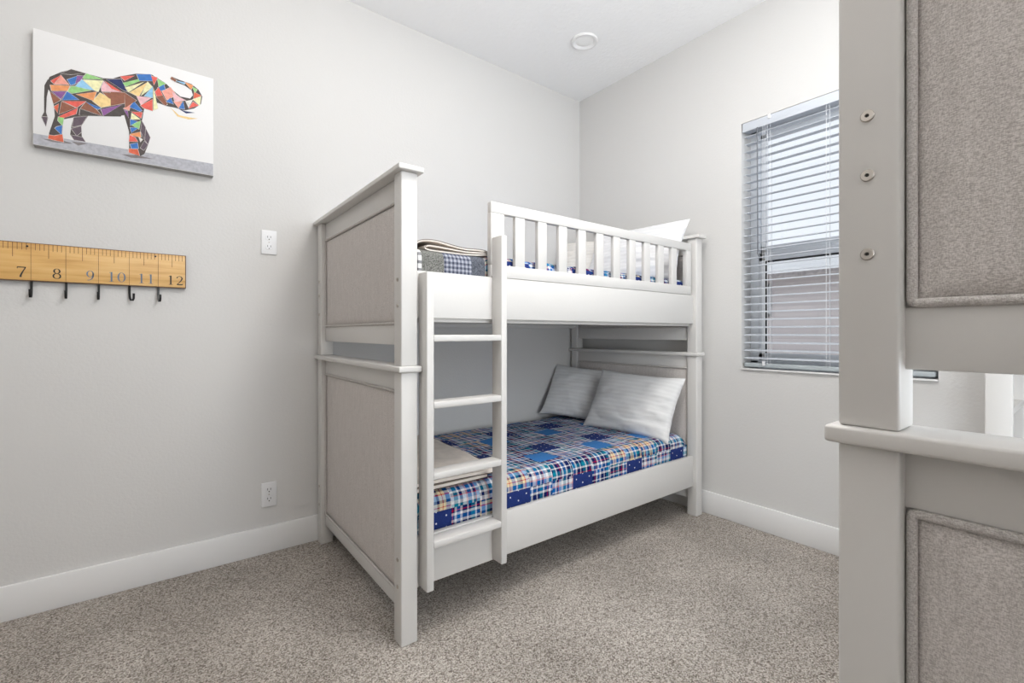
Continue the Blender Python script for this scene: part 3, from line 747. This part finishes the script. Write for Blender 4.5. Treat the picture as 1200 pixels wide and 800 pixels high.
# lower blanket, folded flat
path = [(-1.47, .470), (-1.60, .469), (-1.70, .469), (-1.775, .470), (-1.786, .479), (-1.775, .488), (-1.70, .488), (-1.60, .487), (-1.50, .484), (-1.412, .482)]
rb, edge = ribbon(path, -.925, -.20, .013, seed=9, amp=.010)
def skew(v): # right-hand edge runs a little askew
    x, y, z_ = v; k = (x+1.79)/.38; return (x+k*.045*((y+.925)/.725), y, z_)
rb.v = [skew(v) for v in rb.v]; edge = [skew(v) for v in edge]
BO = (-1.6, -.55, .462)
bk2 = rb.build('blanket', M['blanket'], None, BO, smooth=60)
tag(bk2, 'cream blanket with brown piped edge folded on the lower bunk behind the ladder', 'blanket', 'folded cream blankets')
MB().tube([(x, y, z_-.006) for x, y, z_ in edge], .0018, 6).tube([skew((-1.408, y, .484)) for y in [-.925+.725*k/10 for k in range(11)]], .0042, 6).build('binding', M['binding'], bk2, BO)

def pillow(name, m, w_, h_, t_, centre, axis_u, axis_v, seed, label, cat='pillow', group=None):
    bm = bmesh.new(); n = 44; uvs = {}
    def pt(i, j, sd):
        u, v = -1+2*i/n, -1+2*j/n
        k = max(0, (1-abs(u)**2.4))*max(0, (1-abs(v)**2.4))
        zz = sd*t_/2*k**.48
        x = w_/2*u*(1-.055*(1-v*v)); y = h_/2*v*(1-.065*(1-u*u))
        wr = noise.noise(Vector((u*2.2+seed, v*5+seed, seed)))*.012 + noise.noise(Vector((u*6+seed, v*14, seed)))*.005
        # gathers running in from the seams
        rim = max(abs(u), abs(v)); wr += .004*math.sin(u*46+seed)*max(0, abs(v)-.72)/.28 if abs(v) > .72 and rim < .99 else 0
        zz += sd*wr*min(1, k*3)
        if rim > .985: zz += noise.noise(Vector((u*3, v*3, seed)))*.008
        return Vector((x, y, zz)), (x, y)
    allv = {}
    for sd in (1, -1):
        for j in range(n+1):
            for i in range(n+1):
                edge_ = i in (0, n) or j in (0, n)
                if sd == -1 and edge_: allv[(sd, i, j)] = allv[(1, i, j)]; continue
                p, t = pt(i, j, sd); allv[(sd, i, j)] = bm.verts.new(p); uvs[allv[(sd, i, j)]] = t
        for j in range(n):
            for i in range(n):
                f = [allv[(sd, i, j)], allv[(sd, i+1, j)], allv[(sd, i+1, j+1)], allv[(sd, i, j+1)]]
                bm.faces.new(f if sd == 1 else f[::-1])
    bm.verts.index_update()
    au = Vector(axis_u).normalized(); an = au.cross(Vector(axis_v)).normalized(); av = an.cross(au)
    mt = Matrix(((au.x, av.x, an.x), (au.y, av.y, an.y), (au.z, av.z, an.z))).to_4x4(); mt.translation = Vector(centre)
    mb = MB(); mb.add([mt @ v.co for v in bm.verts], [[v.index for v in f.verts] for f in bm.faces], uv=[uvs[v] for v in bm.verts]); bm.free()
    o = mb.build(name, m, None, centre, smooth=80)
    return tag(o, label, cat, group)
G = 'pillows on the bunk bed'
pillow('pillow', M['grey'], .46, .385, .11, (-.245, -.235, .626), (.17, -.40, -.035), (.21, .10, .35), 2.3, 'pale grey pillow against the wall on the lower bunk, half hidden by the front pillow', group=G)
pillow('pillow', M['grey'], .55, .385, .13, (-.275, -.69, .612), (.075, -.52, -.022), (.20, 0, .35), 5.1, 'pale grey striped pillow at the front of the lower bunk', group=G)
pillow('pillow', M['cream'], .42, .37, .10, (-.215, -.235, 1.488), (.10, -.38, -.01), (.15, .05, .35), 8.4, 'cream pillow beside the wall on the upper bunk', group=G)
pillow('pillow', M['white'], .64, .40, .12, (-.20, -.635, 1.495), (.06, -.60, .0), (.17, 0, .36), 4.7, 'white pillow on the upper bunk whose corner rises above the guard rail', group=G)

# ------------------------------------------------------------------ wall things
def outlet(zc, label):
    Oo = (-2.0725, 0, zc)
    pl = MB().box(-2.105, -2.04, -.006, 0, zc-.056, zc+.056, .003, 3).build('wall_outlet', M['plastic'], None, Oo)
    tag(pl, label, 'outlet', 'wall outlets')
    for dz in (.0215, -.0215):
        r = MB(); z0 = zc+dz
        pts = []
        for k in range(24):
            q = 2*math.pi*k/24; pts.append((max(-.0150, min(.0150, .0172*math.cos(q))), .0142*math.sin(q)))
        vs = [(Oo[0]+x, -.0055, z0+z_) for x, z_ in pts]+[(Oo[0]+x*.96, -.0078, z0+z_*.96) for x, z_ in pts]
        r.add(vs, [[i, (i+1) % 24, 24+(i+1) % 24, 24+i] for i in range(24)]+[list(range(24, 48))])
        for xx in (-.0064, .0064): r.box(Oo[0]+xx-.0012, Oo[0]+xx+.0012, -.0081, -.007, z0-.001, z0+.008, 0, mi=1)
        r.lathe([(.0027, -.0081), (.0027, -.007)], (Oo[0], 0, z0-.0075), 'y', 12, mi=1)
        r.build('receptacle', [M['plastic'], M['slot']], pl, Oo)
    MB().lathe([(.0001, -.0072), (.0025, -.0069), (.003, -.006)], (Oo[0], 0, zc), 'y', 12).build('screw', M['bolt'], pl, Oo)
outlet(1.447, 'white wall outlet at mid height on the left wall, above the other outlet')
outlet(.270, 'white wall outlet low on the left wall just above the baseboard')

# ruler rack
RX1 = -2.392; INCH = .0914; RZ0, RZ1 = 1.2135, 1.3490; RX0 = RX1-12*INCH
RO = (RX0+6*INCH, 0, RZ0)
rk = tag(empty('ruler_coat_rack', RO), 'yellow wooden giant ruler with black coat hooks on the left wall', 'coat rack')
board = MB().box(RX0, RX1, -.020, .002, RZ0, RZ1, .0015).build('board', M['wood'], rk, RO)
eb = MB().box(RX0, RX1+.0012, -.0206, -.001, RZ0-.0012, RZ0+.0016, 0).box(RX0, RX1+.0012, -.0206, -.001, RZ1-.0010, RZ1+.0010, 0).box(RX1-.0012, RX1+.0014, -.0206, -.001, RZ0, RZ1, 0)
eb.build('dark_edge', M['edge'], board, RO, smooth=0)
tk = MB()
for e in range(1, 97):
    x = RX0+e*INCH/8
    if e == 96: continue
    ln, wd_ = (RZ1-RZ0, .0011) if e % 8 == 0 else ((.052, .0014) if e % 8 == 4 else (.025, .0014))
    tk.box(x-wd_/2, x+wd_/2, -.0205, -.0195, RZ1-ln, RZ1-.001, 0)
tk.build('graduation_marks', M['edge'], board, RO, smooth=0)
def stroke(mb, pts, wid):
    pts = [Vector((p[0], p[1])) for p in pts]; n = len(pts)
    wid = wid if isinstance(wid, list) else [wid]*n
    a = []; b_ = []
    for i in range(n):
        t = (pts[min(i+1, n-1)]-pts[max(i-1, 0)]).normalized(); q = Vector((-t.y, t.x))*wid[i]/2
        a.append(pts[i]+q); b_.append(pts[i]-q)
    vs = [(p.x, 0, p.y) for p in a+b_]
    mb.add(vs, [[i, i+1, n+i+1, n+i] for i in range(n-1)])
def ring(mb, c, rx, ry, thin=.035, thick=.12):
    pts, w_ = [], []
    for k in range(25):
        q = 2*math.pi*k/24; pts.append((c[0]+rx*math.cos(q), c[1]+ry*math.sin(q))); w_.append(thin+(thick-thin)*abs(math.cos(q))**1.5)
    stroke(mb, pts, w_)
def digit(ch):
    m_ = MB()
    if ch == '7':
        stroke(m_, [(.02, .94), (.60, .94)], .09); stroke(m_, [(.035, .97), (.03, .80)], .05); stroke(m_, [(.57, .92), (.38, .5), (.27, .2), (.24, 0)], [.07, .10, .13, .15])
    elif ch == '8':
        ring(m_, (.30, .745), .20, .22); ring(m_, (.30, .265), .25, .25)
    elif ch == '9':
        ring(m_, (.30, .66), .23, .31); stroke(m_, [(.53, .66), (.52, .42), (.42, .18), (.26, .05), (.10, .03)], [.11, .11, .09, .06, .07])
    elif ch == '1':
        stroke(m_, [(.30, 0), (.30, .99)], .135); stroke(m_, [(.12, .018), (.48, .018)], .036); stroke(m_, [(.30, .965), (.13, .92)], .04)
    elif ch == '0':
        ring(m_, (.31, .5), .26, .48, .03, .13)
    elif ch == '2':
        stroke(m_, [(.07, .74), (.10, .88), (.28, .97), (.47, .89), (.53, .72), (.44, .50), (.25, .25), (.08, .07)], [.12, .07, .05, .10, .13, .11, .06, .05]); stroke(m_, [(.05, .055), (.56, .055)], .11); stroke(m_, [(.56, .05), (.59, .2)], .04)
    elif ch == '3':
        stroke(m_, [(.06, .82), (.14, .94), (.30, .97), (.46, .88), (.47, .70), (.36, .57), (.22, .53)], [.10, .06, .04, .08, .12, .08, .04])
        stroke(m_, [(.22, .53), (.42, .47), (.53, .28), (.45, .09), (.26, .02), (.08, .08), (.05, .18)], [.04, .07, .13, .09, .04, .05, .10])
    elif ch == '4':
        stroke(m_, [(.42, 0), (.42, .98)], .12); stroke(m_, [(.42, .96), (.03, .30)], .045); stroke(m_, [(.02, .28), (.60, .28)], .06)
    elif ch == '5':
        stroke(m_, [(.12, .93), (.52, .93)], .09); stroke(m_, [(.14, .95), (.10, .54)], .045)
        stroke(m_, [(.10, .54), (.30, .60), (.48, .50), (.53, .30), (.45, .10), (.26, .02), (.06, .10)], [.04, .05, .10, .13, .09, .04, .09])
    elif ch == '6':
        ring(m_, (.30, .33), .23, .31); stroke(m_, [(.07, .33), (.08, .58), (.18, .82), (.34, .95), (.50, .97)], [.11, .11, .09, .06, .07])
    return m_
DH = .038
for n in range(1, 13):
    t = str(n); xr = RX0+n*INCH-(.0125 if n < 12 else .009)
    adv = DH*.78
    for i, ch in enumerate(t):
        d = digit(ch); x0 = xr-DH*.6-(len(t)-1-i)*adv
        d.v = [(x0+v[0]*DH, -.0207, RZ0+.011+v[2]*DH) for v in d.v]
        d.build('numeral', M['glare_ink'] if n in (9, 10, 11) else M['ink'], board, RO, smooth=0)
for xn, zn in ((RX0+6.90*INCH, RZ1-.012), (RX0+10.90*INCH, RZ1-.012)):
    MB().lathe([(.0035, -.0215), (.0028, -.0228), (.0004, -.0232)], (xn, 0, zn), 'y', 12).build('nail_head', M['iron'], board, RO)
for n in range(1, 12):
    x = RX0+n*INCH; yaw = {7: 0, 8: .05, 9: .0, 10: .55, 11: .25}.get(n, 0)
    hk = MB()
    ctr = [(0, -.010, .0), (0, -.0105, -.030), (0, -.013, -.052), (0, -.020, -.062), (0, -.030, -.062), (0, -.036, -.054), (0, -.037, -.034)]
    vs = []; fs = []
    hw_ = .0035; th = .0016
    ca, sa = math.cos(yaw), math.sin(yaw)
    for i, p in enumerate(ctr):
        a = Vector(ctr[max(i-1, 0)]); b_ = Vector(ctr[min(i+1, len(ctr)-1)]); t = (b_-a).normalized(); nn = Vector((0, -t.z, t.y))
        for sx_, sn in ((-1, 1), (1, 1), (1, -1), (-1, -1)):
            q = Vector(p)+Vector((sx_*hw_, 0, 0))+nn*sn*th
            qx, qy = q.x, q.y+.010
            vs.append((x+qx*ca-qy*sa, -.010+qx*sa+qy*ca, RZ0+.002+q.z))
    for i in range(len(ctr)-1):
        for j in range(4): fs.append([i*4+j, i*4+(j+1) % 4, (i+1)*4+(j+1) % 4, (i+1)*4+j])
    fs += [[0, 1, 2, 3], [len(vs)-4, len(vs)-3, len(vs)-2, len(vs)-1]]
    hk.add(vs, fs); hk.build('hook', M['iron'], rk, RO)

# canvas print
CX, CZ = -2.844, 1.700
CO = (-2.569, 0, 1.702)
cv = MB().box(-2.842, -2.294, -.036, .002, 1.7035, 2.124, .002, 2, mi=0)
# folded sides of the canvas
cv.box(-2.8415, -2.2945, -.0345, -.002, 1.7030, 1.7036, 0, mi=1)
co = cv.build('canvas_print', [M['canvas'], M['canvas_side']], None, CO)
tag(co, 'unframed white canvas print of a colourful faceted elephant on the left wall', 'picture')
PAL = dict(k=(.085, .07, .065), v=(.09, .075, .07), r=(.80, .13, .10), s=(.88, .38, .30), o=(.82, .33, .13), b=(.30, .115, .07), u=(.05, .19, .55), n=(.02, .035, .13), l=(.30, .58, .82),
           p=(.28, .11, .33), g=(.33, .64, .24), y=(.88, .85, .50), e=(.90, .66, .30), k2=(.86, .52, .56), d=(.72, .14, .07), m=(.13, .095, .12), w=(.80, .78, .74), sh=(.22, .20, .20), gr=(.46, .46, .50), ln=(.72, .68, .64))
ep = MB()
def layer(pts, y, col, inset=0.0):
    c = Vector((sum(p[0] for p in pts)/len(pts), sum(p[1] for p in pts)/len(pts)))
    out = []
    for p in pts:
        d = c-Vector(p); k = min(.45, inset/max(d.length, 1e-6)); q = Vector(p)+d*k
        out.append((CX+q.x/1000, y, CZ+q.y/1000))
    ep.add(out, [list(range(len(out)))], col=col)
layer([(3, 43), (549, 55), (549, 5), (3, 5)], -.0362, PAL['gr'])
for ie, (lv, c, pts) in enumerate(ELEPHANT):
    if lv == -1: layer(pts, -.0364, PAL['sh'])
    elif lv == 0: layer(pts, -.0367-ie*1e-5, PAL['k'])
    elif lv == 1: layer(pts, -.0366, PAL[c])
    else:
        layer(pts, -.0369-ie*1e-6, PAL['ln'], -3.6); layer(pts, -.0371-ie*1e-6, PAL[c], -2.0)
ep.build('printed_elephant', M['print'], co, CO, smooth=0)

# ------------------------------------------------------------------ light, sky, camera
wd_ = bpy.data.worlds.new('sky'); sc.world = wd_; wd_.use_nodes = True
bg = wd_.node_tree.nodes['Background']; bg.inputs['Color'].default_value = (.86, .92, 1.0, 1); bg.inputs['Strength'].default_value = SKY
def lamp(name, kind, loc, power, col, rot=(0, 0, 0), **k):
    d = bpy.data.lights.new(name, kind); d.energy = power; d.color = col
    for a, v in k.items(): setattr(d, a, v)
    o = bpy.data.objects.new(name, d); C.objects.link(o); o.location = loc; o.rotation_euler = rot; o['kind'] = 'helper'
    return o
for args in LAMPS: lamp(*args[:5], **args[5])

cam = bpy.data.cameras.new('camera'); co_ = bpy.data.objects.new('camera', cam); C.objects.link(co_)
cam.sensor_fit = 'HORIZONTAL'; cam.sensor_width = 36; cam.lens = 36*540/1200
cam.shift_y = -10/1200; cam.clip_start = .02
co_.location = (-2.489, -2.404, 1.024)
co_.rotation_euler = (math.pi/2, 0, math.atan2(.7918, .6108)-math.pi/2)
sc.camera = co_
vs_ = sc.view_settings; vs_.view_transform = 'Standard'; vs_.look = 'None'; vs_.exposure = EXPO; vs_.gamma = 1; vs_.use_curve_mapping = False
sc.cycles.use_denoising = True
sc.cycles.max_bounces = 10; sc.cycles.diffuse_bounces = 6; sc.cycles.transparent_max_bounces = 16
sc.cycles.sample_clamp_indirect = 4
